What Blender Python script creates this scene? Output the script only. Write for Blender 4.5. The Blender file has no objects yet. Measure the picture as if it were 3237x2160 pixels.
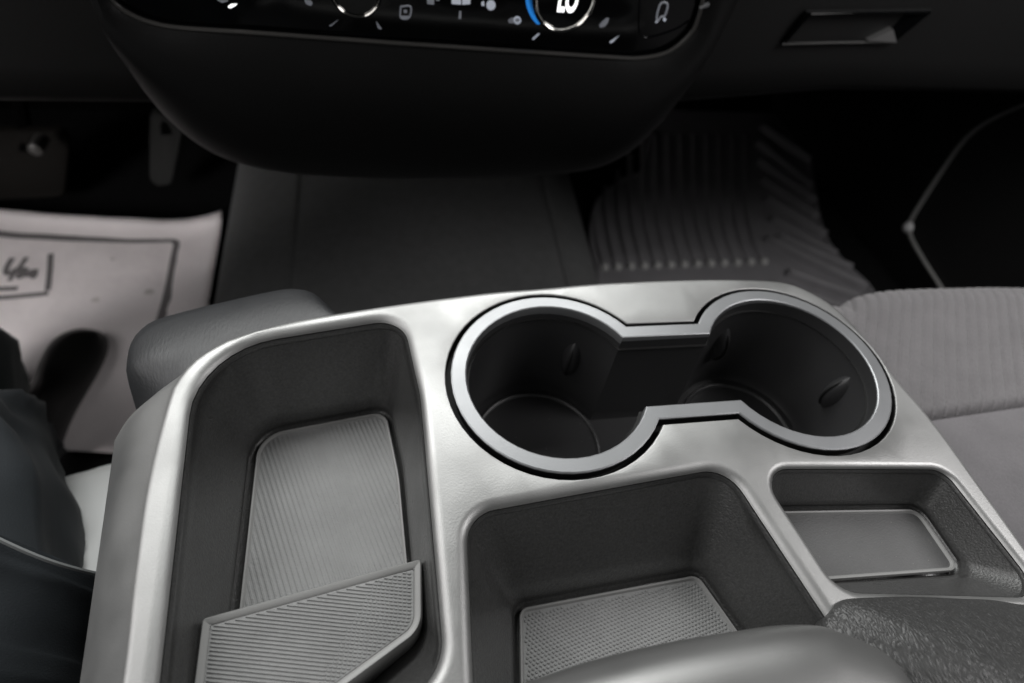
import bpy, bmesh, math, random
from mathutils import Vector, Matrix, noise
from mathutils.geometry import delaunay_2d_cdt
random.seed(7)
sc = bpy.context.scene
COL = sc.collection
rad = math.radians

# ------------------------------------------------------------------ camera
CAM = Vector((0.0, 0.0, 0.21))
# rows: world X (to the right), Y (to the front of the car), Z (normal of the console top), in camera axes x right, y down, z ahead
MX = Matrix(((0.98310832, -0.04977397, 0.1761266),
             (-0.14871752, -0.77816004, 0.61020493),
             (0.10668236, -0.62609065, -0.77241787)))
cd = bpy.data.cameras.new('camera')
cam = bpy.data.objects.new('camera', cd)
COL.objects.link(cam)
R = MX @ Matrix(((1, 0, 0), (0, -1, 0), (0, 0, -1)))
cam.matrix_world = Matrix.Translation(CAM) @ R.to_4x4()
cd.sensor_width = 36.0
cd.lens = 1800 / 3237 * 36
cd.clip_start = 0.005
cd.clip_end = 50
cd.dof.use_dof = True
cd.dof.focus_distance = 0.235
cd.dof.aperture_fstop = 6.3
sc.camera = cam

# ------------------------------------------------------------------ world, lamps, exposure
w = bpy.data.worlds.new('World')
sc.world = w
w.use_nodes = True
w.node_tree.nodes['Background'].inputs[0].default_value = (0.9, 0.96, 1.0, 1)
w.node_tree.nodes['Background'].inputs[1].default_value = 0.01


def area(name, loc, target, sx, sy, power, col, spread=180):
    l = bpy.data.lights.new(name, 'AREA')
    l.shape = 'RECTANGLE'
    l.size, l.size_y, l.energy, l.color = sx, sy, power, col
    l.spread = rad(spread)
    o = bpy.data.objects.new(name, l)
    o.location = loc
    o.rotation_euler = (Vector(target) - Vector(loc)).to_track_quat('-Z', 'Y').to_euler()
    COL.objects.link(o)
    return o


# daylight through the windscreen and the windows, and one added fill
area('windscreen_light', (-0.10, 0.90, 0.84), (0.05, 0.12, 0.0), 1.4, 0.40, 14.0, (0.99, 1.0, 0.985))
area('driver_window_light', (-0.95, 0.24, 0.74), (-0.25, 0.3, -0.25), 1.4, 0.9, 8.0, (1.0, 0.98, 0.975))
area('paper_mat_fill', (-1.00, -0.30, 0.14), (-0.45, 0.55, -0.42), 0.4, 0.35, 1.1, (1.0, 0.97, 0.965), 60)  # added fill, aimed low to brighten the paper mat
area('passenger_window_light', (0.81, 0.06, 0.62), (0.6, 0.5, -0.4), 0.5, 0.35, 2.7, (1.0, 0.98, 0.98), 120)
area('rear_left_window_light', (-0.60, -0.55, 0.72), (0.0, 0.35, 0.05), 0.25, 0.2, 0.30, (1.0, 1.0, 1.0))
area('rear_right_window_light', (0.80, -0.55, 0.72), (0.1, 0.35, 0.05), 0.25, 0.2, 0.30, (1.0, 1.0, 1.0))

sc.view_settings.view_transform = 'Standard'
sc.view_settings.look = 'None'
sc.view_settings.exposure = 0.0
sc.view_settings.gamma = 1.0
sc.render.engine = 'CYCLES'
sc.cycles.use_denoising = True
sc.cycles.max_bounces = 8


# ------------------------------------------------------------------ measuring: a ray of the photograph meets a plane of the place
def at(u, v, z=None, y=None, x=None):
    d = MX @ Vector(((u - 1618.5) / 1800, (v - 1080) / 1800, 1.0))
    if z is not None:
        t = (z - CAM.z) / d.z
    elif y is not None:
        t = y / d.y
    else:
        t = x / d.x
    return CAM + d * t


def Z2(a, b): return (1000 + a / 1.8077, b / 1.8077)
def Z4(a, b): return (a / 1.742, 600 + b / 1.742)
def Z5(a, b): return (1300 + a / 1.46875, 820 + b / 1.46875)
def Z6(a, b): return (200 + a / 1.8077, 1400 + b / 1.8077)
def Z7(a, b): return (1400 + a / 1.8077, 1400 + b / 1.8077)
def Z8(a, b): return (2400 + a / 1.823, 1300 + b / 1.823)
def V(a, b): return (a * 1.37745, b * 1.37755)


# ------------------------------------------------------------------ materials
def mat(name, base, rough=0.5, metal=0.0, grain=0.0, gscale=900.0, rvar=0.0, rscale=14.0, cvar=0.0, cscale=20.0,
        coat=0.0, spec=0.5, emit=None, estr=0.0, sheen=0.0, stretch=None, gdist=0.0006, crough=0.08):
    m = bpy.data.materials.new(name)
    m.use_nodes = True
    nt = m.node_tree
    b = nt.nodes['Principled BSDF']
    b.inputs['Base Color'].default_value = (*base, 1)
    b.inputs['Roughness'].default_value = rough
    b.inputs['Metallic'].default_value = metal
    b.inputs['Coat Weight'].default_value = coat
    b.inputs['Coat Roughness'].default_value = crough
    b.inputs['Specular IOR Level'].default_value = spec
    b.inputs['Sheen Weight'].default_value = sheen
    if emit:
        b.inputs['Emission Color'].default_value = (*emit, 1)
        b.inputs['Emission Strength'].default_value = estr
    tc = nt.nodes.new('ShaderNodeTexCoord')

    def nz(scale, detail=4, st=None):
        n = nt.nodes.new('ShaderNodeTexNoise')
        n.inputs['Scale'].default_value = scale
        n.inputs['Detail'].default_value = detail
        if st:
            mp = nt.nodes.new('ShaderNodeMapping')
            mp.inputs['Scale'].default_value = st
            nt.links.new(tc.outputs['Object'], mp.inputs['Vector'])
            nt.links.new(mp.outputs['Vector'], n.inputs['Vector'])
        else:
            nt.links.new(tc.outputs['Object'], n.inputs['Vector'])
        return n
    if grain:
        n = nz(gscale, 3, stretch)
        bp = nt.nodes.new('ShaderNodeBump')
        bp.inputs['Strength'].default_value = grain
        bp.inputs['Distance'].default_value = gdist
        nt.links.new(n.outputs['Fac'], bp.inputs['Height'])
        nt.links.new(bp.outputs['Normal'], b.inputs['Normal'])
    if rvar:
        n = nz(rscale, 5)
        mr = nt.nodes.new('ShaderNodeMapRange')
        mr.inputs['From Min'].default_value = 0.3
        mr.inputs['From Max'].default_value = 0.7
        mr.inputs['To Min'].default_value = max(0.02, rough - rvar)
        mr.inputs['To Max'].default_value = rough + rvar
        nt.links.new(n.outputs['Fac'], mr.inputs['Value'])
        nt.links.new(mr.outputs['Result'], b.inputs['Roughness'])
    if cvar:
        n = nz(cscale, 6)
        mr = nt.nodes.new('ShaderNodeMapRange')
        mr.inputs['From Min'].default_value = 0.3
        mr.inputs['From Max'].default_value = 0.7
        mr.inputs['To Min'].default_value = 1 - cvar
        mr.inputs['To Max'].default_value = 1 + cvar
        nt.links.new(n.outputs['Fac'], mr.inputs['Value'])
        hs = nt.nodes.new('ShaderNodeHueSaturation')
        hs.inputs['Color'].default_value = (*base, 1)
        nt.links.new(mr.outputs['Result'], hs.inputs['Value'])
        nt.links.new(hs.outputs['Color'], b.inputs['Base Color'])
    return m


SILVER = mat('satin_silver_paint', (0.385, 0.386, 0.381), 0.48, 0.88, grain=0.10, gscale=1500, rvar=0.09, rscale=24, cvar=0.05, cscale=45)
BEZEL = mat('brushed_silver_trim', (0.35, 0.357, 0.366), 0.44, 0.8, grain=0.04, gscale=1800, rvar=0.04, rscale=40)
CHARCOAL = mat('charcoal_plastic', (0.024, 0.024, 0.0225), 0.46, 0.0, grain=0.22, gscale=1500, rvar=0.07, rscale=40, cvar=0.06, cscale=70)
SHELL = mat('slate_plastic', (0.028, 0.029, 0.031), 0.45, 0.0, grain=0.25, gscale=1100, rvar=0.06, rscale=30, cvar=0.10, cscale=40, stretch=(1.0, 0.25, 1.0))
WELL = mat('black_cup_plastic', (0.034, 0.034, 0.035), 0.36, 0.0, grain=0.08, gscale=1400, rvar=0.05)
TRAY = mat('shaded_tray_plastic', (0.078, 0.078, 0.077), 0.34, 0.45, coat=0.6, crough=0.27, grain=0.5, gscale=1200, rvar=0.08, rscale=40, cvar=0.22, cscale=900)  # same finish as the top panel, darkened to stand for shade in the trays
TRAY.node_tree.nodes['Principled BSDF'].inputs['Coat IOR'].default_value = 1.6
TRAYMAT = mat('dark_tray_mat', (0.10, 0.10, 0.10), 0.5, grain=0.4, gscale=1300, cvar=0.1, cscale=50)
GAP = mat('black_gap_plastic', (0.006, 0.006, 0.006), 0.6)
RUBBER = mat('grey_ribbed_rubber', (0.26, 0.262, 0.26), 0.5, 0.0, grain=0.4, gscale=1300, cvar=0.08, cscale=60)
RUBBER_LIP = mat('grey_rubber_lip', (0.28, 0.28, 0.275), 0.4, grain=0.1, gscale=1500)
LEATHER_ = None
DASH = mat('black_dash_plastic', (0.0042, 0.0042, 0.0042), 0.5, spec=0.35, grain=0.2, gscale=700, cvar=0.08, cscale=15)
DASHWARM = mat('brown_black_dash_plastic', (0.0034, 0.0032, 0.003), 0.6, spec=0.22, grain=0.2, gscale=700, cvar=0.08, cscale=15)
DTRIM = mat('dark_trim_line', (0.06, 0.058, 0.055), 0.35)
GLOSS = mat('gloss_black_panel', (0.002, 0.0022, 0.0024), 0.08, spec=0.3)
CHROME = mat('chrome', (0.75, 0.73, 0.69), 0.12, 1.0)
KNOB = mat('knob_black', (0.004, 0.004, 0.005), 0.15, coat=0.4)
ICON = mat('backlit_print', (0.45, 0.47, 0.5), 0.5, emit=(0.8, 0.86, 1.0), estr=0.28)
ICONDIM = mat('grey_print', (0.30, 0.31, 0.33), 0.5, emit=(0.8, 0.85, 1.0), estr=0.07)
LIT = mat('lit_display', (0.8, 0.8, 0.8), 0.5, emit=(1, 1, 1), estr=1.4)
BLUE = mat('blue_light_arc', (0.02, 0.12, 0.4), 0.3, emit=(0.02, 0.20, 0.62), estr=0.8)
CARPET = mat('dark_carpet', (0.006, 0.006, 0.0063), 0.95, grain=0.8, gscale=450, cvar=0.2, cscale=120, gdist=0.002, spec=0.1)
HUMPM = mat('grey_carpet', (0.060, 0.061, 0.061), 0.95, grain=0.6, gscale=500, cvar=0.12, cscale=90, gdist=0.002, sheen=0.1)
MATRUB = mat('floor_mat_rubber', (0.15, 0.146, 0.152), 0.6, grain=0.3, gscale=500, cvar=0.1, cscale=30)
STUD = mat('pale_rubber_stud', (0.34, 0.34, 0.33), 0.5)  # paler than the rest of the mat rubber
DENIM = mat('dark_teal_cotton', (0.0095, 0.0135, 0.0170), 0.85, grain=0.35, gscale=1500, cvar=0.10, cscale=35, sheen=0.06, gdist=0.0005)
DENIM2 = mat('dark_green_cotton', (0.012, 0.0175, 0.0165), 0.85, grain=0.35, gscale=1500, cvar=0.10, cscale=35, sheen=0.06, gdist=0.0005)
THREAD = mat('pale_thread', (0.22, 0.23, 0.23), 0.8)
SHOE = mat('black_shoe', (0.004, 0.004, 0.0036), 0.45, grain=0.2, gscale=500)
PAPER = mat('paper', (0.82, 0.765, 0.765), 0.75, grain=0.25, gscale=60, cvar=0.10, cscale=9, gdist=0.004)
PRINT = mat('grey_print_ink', (0.16, 0.15, 0.15), 0.8)
SHEET = mat('white_sheet', (0.80, 0.81, 0.80), 0.6, cvar=0.03, cscale=20)
SMUDGE = mat('dried_smudge', (0.56, 0.52, 0.50), 0.9)
VOID = mat('black_void', (0.003, 0.003, 0.003), 0.95, spec=0.0)


def leather():
    m = mat('grained_leather', (0.045, 0.045, 0.0445), 0.38, cvar=0.08, cscale=60)
    nt = m.node_tree
    b = nt.nodes['Principled BSDF']
    tc = nt.nodes.new('ShaderNodeTexCoord')
    mp = nt.nodes.new('ShaderNodeMapping')
    mp.inputs['Rotation'].default_value = (0, 0, rad(0))
    mp.inputs['Scale'].default_value = (1.0, 0.26, 1.0)
    nt.links.new(tc.outputs['Object'], mp.inputs['Vector'])
    n = nt.nodes.new('ShaderNodeTexNoise')
    n.inputs['Scale'].default_value = 300
    n.inputs['Detail'].default_value = 2
    nt.links.new(mp.outputs['Vector'], n.inputs['Vector'])
    mx = nt.nodes.new('ShaderNodeVectorMath')
    mx.operation = 'MULTIPLY_ADD'
    mx.inputs[1].default_value = (0.0028, 0.0028, 0.0028)
    nt.links.new(n.outputs['Color'], mx.inputs[0])
    nt.links.new(mp.outputs['Vector'], mx.inputs[2])
    vo = nt.nodes.new('ShaderNodeTexNoise')
    vo.inputs['Scale'].default_value = 980
    vo.inputs['Detail'].default_value = 0.6
    nt.links.new(mx.outputs['Vector'], vo.inputs['Vector'])
    sb = nt.nodes.new('ShaderNodeMath')
    sb.operation = 'SUBTRACT'
    sb.inputs[1].default_value = 0.5
    nt.links.new(vo.outputs['Fac'], sb.inputs[0])
    ab = nt.nodes.new('ShaderNodeMath')
    ab.operation = 'ABSOLUTE'
    nt.links.new(sb.outputs[0], ab.inputs[0])
    pw_ = nt.nodes.new('ShaderNodeMath')
    pw_.operation = 'POWER'
    pw_.inputs[1].default_value = 0.6
    nt.links.new(ab.outputs[0], pw_.inputs[0])
    bp = nt.nodes.new('ShaderNodeBump')
    bp.inputs['Strength'].default_value = 1.0
    bp.inputs['Distance'].default_value = 0.00045
    nt.links.new(pw_.outputs[0], bp.inputs['Height'])
    nt.links.new(bp.outputs['Normal'], b.inputs['Normal'])
    return m


def fabric(name, base, ribbed):
    m = mat(name, base, 0.9, sheen=0.3)
    nt = m.node_tree
    b = nt.nodes['Principled BSDF']
    tc = nt.nodes.new('ShaderNodeTexCoord')
    n = nt.nodes.new('ShaderNodeTexNoise')
    n.inputs['Scale'].default_value = 900
    n.inputs['Detail'].default_value = 4
    nt.links.new(tc.outputs['Object'], n.inputs['Vector'])
    n2 = nt.nodes.new('ShaderNodeTexNoise')
    n2.inputs['Scale'].default_value = 40
    n2.inputs['Detail'].default_value = 5
    nt.links.new(tc.outputs['Object'], n2.inputs['Vector'])
    add = nt.nodes.new('ShaderNodeMath')
    add.operation = 'ADD'
    nt.links.new(n.outputs['Fac'], add.inputs[0])
    nt.links.new(n2.outputs['Fac'], add.inputs[1])
    mr = nt.nodes.new('ShaderNodeMapRange')
    mr.inputs['From Min'].default_value = 0.6
    mr.inputs['From Max'].default_value = 1.4
    mr.inputs['To Min'].default_value = 0.80
    mr.inputs['To Max'].default_value = 1.18
    nt.links.new(add.outputs[0], mr.inputs['Value'])
    hs = nt.nodes.new('ShaderNodeHueSaturation')
    hs.inputs['Color'].default_value = (*base, 1)
    nt.links.new(mr.outputs['Result'], hs.inputs['Value'])
    nt.links.new(hs.outputs['Color'], b.inputs['Base Color'])
    bp = nt.nodes.new('ShaderNodeBump')
    bp.inputs['Strength'].default_value = 0.5
    bp.inputs['Distance'].default_value = 0.0006
    nt.links.new(n.outputs['Fac'], bp.inputs['Height'])
    nt.links.new(bp.outputs['Normal'], b.inputs['Normal'])
    return m


LEATHER = leather()
SEATF = fabric('ribbed_grey_seat_fabric', (0.135, 0.128, 0.132), True)
SEATP = fabric('plain_grey_seat_fabric', (0.138, 0.131, 0.137), False)


# ------------------------------------------------------------------ building helpers
class MB:
    def __init__(s):
        s.v, s.f, s.m = [], [], []

    def add(s, vs, fs, mi=0):
        k = len(s.v)
        s.v += [Vector(p) for p in vs]
        s.f += [tuple(i + k for i in f) for f in fs]
        s.m += [mi] * len(fs)
        return s

    def loft(s, loops, closed=True, cap0=False, cap1=False, mi=0):
        n = len(loops[0])
        vs = [p for l in loops for p in l]
        fs = []
        for j in range(len(loops) - 1):
            for i in range(n if closed else n - 1):
                k = (i + 1) % n
                fs.append((j * n + i, j * n + k, (j + 1) * n + k, (j + 1) * n + i))
        if cap0:
            fs.append(tuple(range(n))[::-1])
        if cap1:
            fs.append(tuple((len(loops) - 1) * n + i for i in range(n)))
        return s.add(vs, fs, mi)

    def tube(s, pts, r, n=8, closed=False, mi=0, flat=1.0):
        pts = [Vector(p) for p in pts]
        loops = []
        N = len(pts)
        prev = None
        for i, p in enumerate(pts):
            a = pts[(i - 1) % N] if (closed or i > 0) else p
            b = pts[(i + 1) % N] if (closed or i < N - 1) else p
            t = (b - a).normalized()
            if prev is None:
                u = t.cross(Vector((0, 0, 1)))
                if u.length < 1e-4:
                    u = t.cross(Vector((0, 1, 0)))
            else:
                u = prev - t * prev.dot(t)
            u.normalize()
            prev = u
            w_ = t.cross(u)
            rr = r[i] if isinstance(r, (list, tuple)) else r
            loops.append([p + (u * math.cos(q) + w_ * math.sin(q) * flat) * rr for q in [2 * math.pi * k / n for k in range(n)]])
        if closed:
            loops.append(loops[0])
        return s.loft(loops, True, not closed, not closed, mi)

    def box(s, c, d, rot=None, mi=0):
        c = Vector(c)
        vs = []
        for x in (-1, 1):
            for y in (-1, 1):
                for z in (-1, 1):
                    p = Vector((x * d[0] / 2, y * d[1] / 2, z * d[2] / 2))
                    if rot is not None:
                        p = rot @ p
                    vs.append(c + p)
        return s.add(vs, [(0, 1, 3, 2), (4, 6, 7, 5), (0, 4, 5, 1), (2, 3, 7, 6), (0, 2, 6, 4), (1, 5, 7, 3)], mi)


ORG = {}


def link(o, parent):
    COL.objects.link(o)
    if parent is not None:
        o.parent = parent


def origin(parent):
    p, t = parent, Vector((0, 0, 0))
    while p is not None:
        t += Vector(p.location)
        p = p.parent
    return t


def obj(name, mb, materials, parent=None, smooth=True, ang=35, kind=None, sub=0, loc=None):
    me = bpy.data.meshes.new(name)
    t = Vector(loc) if loc is not None else origin(parent)
    me.from_pydata([tuple(p - t) for p in mb.v], [], mb.f)
    for m in (materials if isinstance(materials, (list, tuple)) else [materials]):
        me.materials.append(m)
    if max(mb.m, default=0) > 0:
        me.polygons.foreach_set('material_index', mb.m)
    bm = bmesh.new()
    bm.from_mesh(me)
    bmesh.ops.remove_doubles(bm, verts=bm.verts, dist=1e-7)
    bmesh.ops.recalc_face_normals(bm, faces=bm.faces)
    bm.to_mesh(me)
    bm.free()
    if smooth:
        me.shade_smooth()
        me.set_sharp_from_angle(angle=rad(ang))
    o = bpy.data.objects.new(name, me)
    if loc is not None:
        o.location = loc
    link(o, parent)
    if kind:
        o['kind'] = kind
    if sub:
        md = o.modifiers.new('sub', 'SUBSURF')
        md.levels = md.render_levels = sub
    return o


def tag(o, label, cat, group=None):
    o['label'] = label
    o['category'] = cat
    if group:
        o['group'] = group
    return o


def thing(name, label, cat, loc=(0, 0, 0), group=None):
    o = bpy.data.objects.new(name, None)
    o.empty_display_size = 0.02
    o.location = loc
    COL.objects.link(o)
    return tag(o, label, cat, group)


def xy(p): return (p[0], p[1])


def rpoly(pts, seg=8, side=6):
    """closed rounded polygon, pts = (x, y, radius); the same number of points for every polygon of as many corners"""
    n = len(pts)
    out = []
    ends = []
    for i in range(n):
        p = Vector(pts[i][:2])
        a = (Vector(pts[i - 1][:2]) - p).normalized()
        b = (Vector(pts[(i + 1) % n][:2]) - p).normalized()
        th = a.angle(b)
        t = pts[i][2] / math.tan(th / 2)
        s0, s1 = p + a * t, p + b * t
        arc = []
        bis = (a + b).normalized()
        c = p + bis * (pts[i][2] / math.sin(th / 2))
        v0, v1 = s0 - c, s1 - c
        d = v0.angle_signed(v1)
        for k in range(seg + 1):
            q = -d * k / seg
            cs, sn = math.cos(q), math.sin(q)
            arc.append(c + Vector((v0.x * cs - v0.y * sn, v0.x * sn + v0.y * cs)))
        ends.append(arc)
    for i in range(n):
        out += ends[i]
        nx = ends[(i + 1) % n][0]
        for k in range(1, side):
            out.append(ends[i][-1].lerp(nx, k / side))
    return out


def offset(loop, d):
    """move a closed 2-D loop outward by d (counter-clockwise or clockwise alike)"""
    n = len(loop)
    area_ = sum(loop[i].x * loop[(i + 1) % n].y - loop[(i + 1) % n].x * loop[i].y for i in range(n))
    sg = 1 if area_ > 0 else -1
    out = []
    for i in range(n):
        a = loop[i] - loop[i - 1]
        b = loop[(i + 1) % n] - loop[i]
        if a.length < 1e-9:
            a = b
        if b.length < 1e-9:
            b = a
        na = Vector((a.y, -a.x)).normalized()
        nb = Vector((b.y, -b.x)).normalized()
        m = na + nb
        m = m.normalized() if m.length > 1e-6 else na
        out.append(loop[i] + m * (sg * d / max(0.35, m.dot(na))))
    return out


def smooth_path(pts, n=8, closed=False):
    """Catmull-Rom through points"""
    P = [Vector(p) for p in pts]
    N = len(P)
    out = []
    for i in range(N if closed else N - 1):
        p0 = P[i - 1] if (closed or i > 0) else P[i] * 2 - P[i + 1]
        p1, p2 = P[i], P[(i + 1) % N]
        p3 = P[(i + 2) % N] if (closed or i + 2 < N) else P[i + 1] * 2 - P[i]
        for k in range(n):
            t = k / n
            out.append(0.5 * ((2 * p1) + (p2 - p0) * t + (2 * p0 - 5 * p1 + 4 * p2 - p3) * t * t + (3 * p1 - p0 - 3 * p2 + p3) * t ** 3))
    if not closed:
        out.append(P[-1])
    return out


def resample(pts, n):
    L = [0]
    for i in range(1, len(pts)):
        L.append(L[-1] + (pts[i] - pts[i - 1]).length)
    out, j = [], 0
    for k in range(n):
        s = L[-1] * k / (n - 1)
        while j < len(pts) - 2 and L[j + 1] < s:
            j += 1
        t = (s - L[j]) / max(1e-9, L[j + 1] - L[j])
        out.append(pts[j].lerp(pts[j + 1], t))
    return out


def inside(p, loop):
    c = False
    n = len(loop)
    for i in range(n):
        a, b = loop[i], loop[i - 1]
        if (a[1] > p[1]) != (b[1] > p[1]) and p[0] < (b[0] - a[0]) * (p[1] - a[1]) / (b[1] - a[1]) + a[0]:
            c = not c
    return c


def fill(mb, outer, holes, zf, grid=0.0, mi=0):
    """flat sheet with holes; zf gives the height"""
    pts = [Vector(p[:2]) for p in outer]
    edges = [(i, (i + 1) % len(outer)) for i in range(len(outer))]
    for h in holes:
        k = len(pts)
        pts += [Vector(p[:2]) for p in h]
        edges += [(k + i, k + (i + 1) % len(h)) for i in range(len(h))]
    if grid:
        x0, x1 = min(p.x for p in outer), max(p.x for p in outer)
        y0, y1 = min(p.y for p in outer), max(p.y for p in outer)
        allp = list(pts)
        x = x0
        while x < x1:
            y = y0
            while y < y1:
                p = Vector((x, y))
                if inside(p, outer) and not any(inside(p, h) for h in holes) and min((p - q).length for q in allp) > grid * 0.6:
                    pts.append(p)
                y += grid
            x += grid
    r = delaunay_2d_cdt(pts, edges, [], 0, 1e-8)
    fs = []
    for f in r[2]:
        c = sum((r[0][i] for i in f), Vector((0, 0))) / len(f)
        if inside(c, outer) and not any(inside(c, h) for h in holes):
            fs.append(tuple(f))
    mb.add([Vector((p.x, p.y, zf(p.x, p.y))) for p in r[0]], fs, mi)


def crown(x, y):
    return -0.10 * (x - 0.075) ** 2


def up(loop, z, cr=True):
    return [Vector((p[0], p[1], z + (crown(p[0], p[1]) if cr else 0))) for p in loop]


def flip_fill(mb, loop3):
    """cap a planar loop by a fan about its centre"""
    c = sum(loop3, Vector((0, 0, 0))) / len(loop3)
    n = len(loop3)
    mb.add(list(loop3) + [c], [(i, (i + 1) % n, n) for i in range(n)])


# ================================================================== THE SETTING: floor, tunnel, bulkhead
FZ = -0.42
mb = MB()
nx, ny = 30, 24
vs = [Vector((-1.2 + 2.6 * i / nx, -0.6 + 2.2 * j / ny, FZ - 0.006 + 0.003 * noise.noise(Vector((i * .7, j * .7, 0))))) for j in range(ny + 1) for i in range(nx + 1)]
mb.add(vs, [(j * (nx + 1) + i, j * (nx + 1) + i + 1, (j + 1) * (nx + 1) + i + 1, (j + 1) * (nx + 1) + i) for j in range(ny) for i in range(nx)])
obj('floor', mb, CARPET, kind='structure')

# the hump of the floor between the footwells
prof = [(-0.262, FZ), (-0.252, -0.390), (-0.236, -0.352), (-0.208, -0.328), (-0.155, -0.3145), (-0.142, -0.3125), (-0.136, -0.3145), (-0.130, -0.3118), (-0.05, -0.304),
        (0.05, -0.302), (0.15, -0.305), (0.198, -0.309), (0.204, -0.313), (0.210, -0.311), (0.235, -0.318), (0.258, -0.335), (0.275, -0.372), (0.290, FZ)]
pp = smooth_path([(a, 0, b) for a, b in prof], 3)
mb = MB()
loops = []
for k in range(30):
    y = 0.15 + 1.1 * k / 29
    sq = 1.0 + 0.10 * max(0, (y - 0.5)) / 0.6
    rise = 0.10 * max(0, y - 0.85) ** 1.5
    loops.append([Vector((p.x * sq, y, p.z + rise + 0.0012 * noise.noise(Vector((p.x * 30, y * 30, 0))))) for p in pp])
mb.loft(loops, False)
obj('floor_tunnel', mb, HUMPM, kind='structure', ang=60)

mb = MB()
mb.loft([[Vector((x, y, z)) for x in (-1.2, 1.4)] for y, z in ((1.10, FZ - .01), (1.32, -0.25), (1.42, 0.1), (1.43, 0.45))], False)
obj('bulkhead_wall', mb, VOID, kind='structure')

# ================================================================== CENTRE CONSOLE
con = thing('center_console', 'silver and charcoal centre console with two cup holders and three storage trays', 'console', (0.07, 0.1, -0.2))

# --- outlines seen from above
C1, C2, RG = Vector((0.066, 0.1444)), Vector((0.1868, 0.1444)), 0.0513


def dumbbell(r, hw, seg=44, nk=6):
    """two circles of radius r joined by a neck of half-width hw; counter-clockwise"""
    a = math.asin(hw / r)
    out = []
    for k in range(seg + 1):
        q = a + (2 * math.pi - 2 * a) * k / seg
        out.append(C1 + Vector((math.cos(q), math.sin(q))) * r)
    s, e = out[-1], C2 + Vector((-math.cos(a), -math.sin(a))) * r
    for k in range(1, nk):
        out.append(s.lerp(e, k / nk))
    for k in range(seg + 1):
        q = math.pi + a + (2 * math.pi - 2 * a) * k / seg
        out.append(C2 + Vector((math.cos(q), math.sin(q))) * r)
    s, e = out[-1], out[0]
    for k in range(1, nk):
        out.append(s.lerp(e, k / nk))
    return out


A_rim = rpoly([(-0.0780, 0.010, 0.020), (-0.0935, 0.1725, 0.034), (-0.0035, 0.1850, 0.013), (0.0025, 0.140, 0.10), (0.0050, 0.0330, 0.016), (-0.030, 0.016, 0.02)], 8, 6)
A_bot = rpoly([(-0.0735, 0.030, 0.008), (-0.0765, 0.1545, 0.014), (-0.0135, 0.1625, 0.008), (-0.0075, 0.125, 0.10), (-0.0035, 0.0560, 0.012), (-0.026, 0.036, 0.008)], 8, 6)
B_rim = rpoly([(0.0135, -0.004, 0.015), (0.0185, 0.0835, 0.012), (0.1300, 0.0925, 0.013), (0.1525, -0.004, 0.015)], 8, 6)
B_bot = rpoly([(0.0310, 0.006, 0.006), (0.0385, 0.0585, 0.005), (0.1215, 0.0625, 0.006), (0.1430, 0.006, 0.006)], 8, 6)
C_rim = rpoly([(0.1545, 0.0395, 0.012), (0.1445, 0.0905, 0.010), (0.2335, 0.0825, 0.008), (0.2405, 0.0275, 0.009)], 8, 6)
C_bot = rpoly([(0.1590, 0.0475, 0.006), (0.1500, 0.0800, 0.006), (0.2290, 0.0735, 0.007), (0.2315, 0.0440, 0.005)], 8, 6)
GAPL = dumbbell(RG, 0.0293)

# crest of the upper face: front edge, right edge, near edge (behind the camera's frame), left crest
front = [at(*Z4(*q), z=0) for q in ((1742, 675), (1300, 775), (1150, 838), (1040, 910), (960, 1000), (900, 1110), (850, 1260))][::-1]
front = [Vector((-0.0900, -0.060, 0)), Vector((-0.0925, 0.030, 0)), Vector((-0.0975, 0.075, 0)), Vector((-0.1010, 0.110, 0))] + front[1:]
front += [at(*Z5(*q), z=0) for q in ((300, 150), (600, 125), (850, 103), (1100, 90), (1400, 80), (1650, 80), (1760, 92), (1850, 123), (1930, 165), (2000, 213), (2100, 310), (2200, 430), (2300, 560))]
front += [at(*Z8(*q), z=0) for q in ((1060, 62), (1526, 690))] + [Vector((0.2490, 0.0, 0)), Vector((0.2495, -0.060, 0))]
edge = resample(smooth_path([Vector((p.x, p.y, 0)) for p in front], 8), 150)
near = [Vector((0.2495 - 0.3395 * k / 30, -0.060, 0)) for k in range(1, 30)]
outer = [Vector((p.x, p.y)) for p in edge + near]

FR = {'A': 0.0055, 'B': 0.0052, 'C': 0.0035}
mb = MB()
outer_in = offset(outer, -0.0035)
holes = [offset(A_rim, FR['A']), offset(B_rim, FR['B']), offset(C_rim, FR['C']), offset(GAPL, 0.0006)]
fill(mb, outer_in, holes, lambda x, y: crown(x, y), 0.012)
# rolled outer edge
wds = []
for p in outer:
    if p.x < -0.055 and p.y > -0.0595:
        f = 1 - max(0, min(1, (p.y - 0.149) / 0.018))
        wds.append(f * f * (3 - 2 * f))
    else:
        wds.append(0.0)
lead = [offset(outer, d_) for d_ in (-0.0035, 0.0)]
loops = []
for a in (0, 15, 30, 45, 60, 75, 90):
    row = []
    for k_, p in enumerate(outer):
        q = rad(a * (0.98 - 0.50 * wds[k_]))
        d_ = (lead[0][k_] - lead[1][k_])
        z = -0.0035 * (1 - math.cos(q))
        pt = lead[1][k_] + d_ * (1 - math.sin(q))
        row.append(Vector((pt.x, pt.y, z + crown(p.x, p.y))))
    loops.append(row)
lastr = loops[-1]
for t in (0.04, 0.12, 0.22, 0.34, 0.46, 0.58, 0.70, 0.82, 0.92, 1.0):
    row = []
    for k_, p in enumerate(outer):
        wd = wds[k_]
        b_ = lastr[k_]
        e = Vector((p.x + ((-0.1118 - 0.138 * p.y) - p.x) * wd, p.y, -0.0055 - 0.025 * wd + crown(p.x, p.y)))
        m_ = b_.lerp(e, t)
        bl = 0.0028 * math.sin(math.pi * t) * wd
        row.append(m_ + Vector((-bl * .7, 0, bl * .7)))
    loops.append(row)
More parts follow.
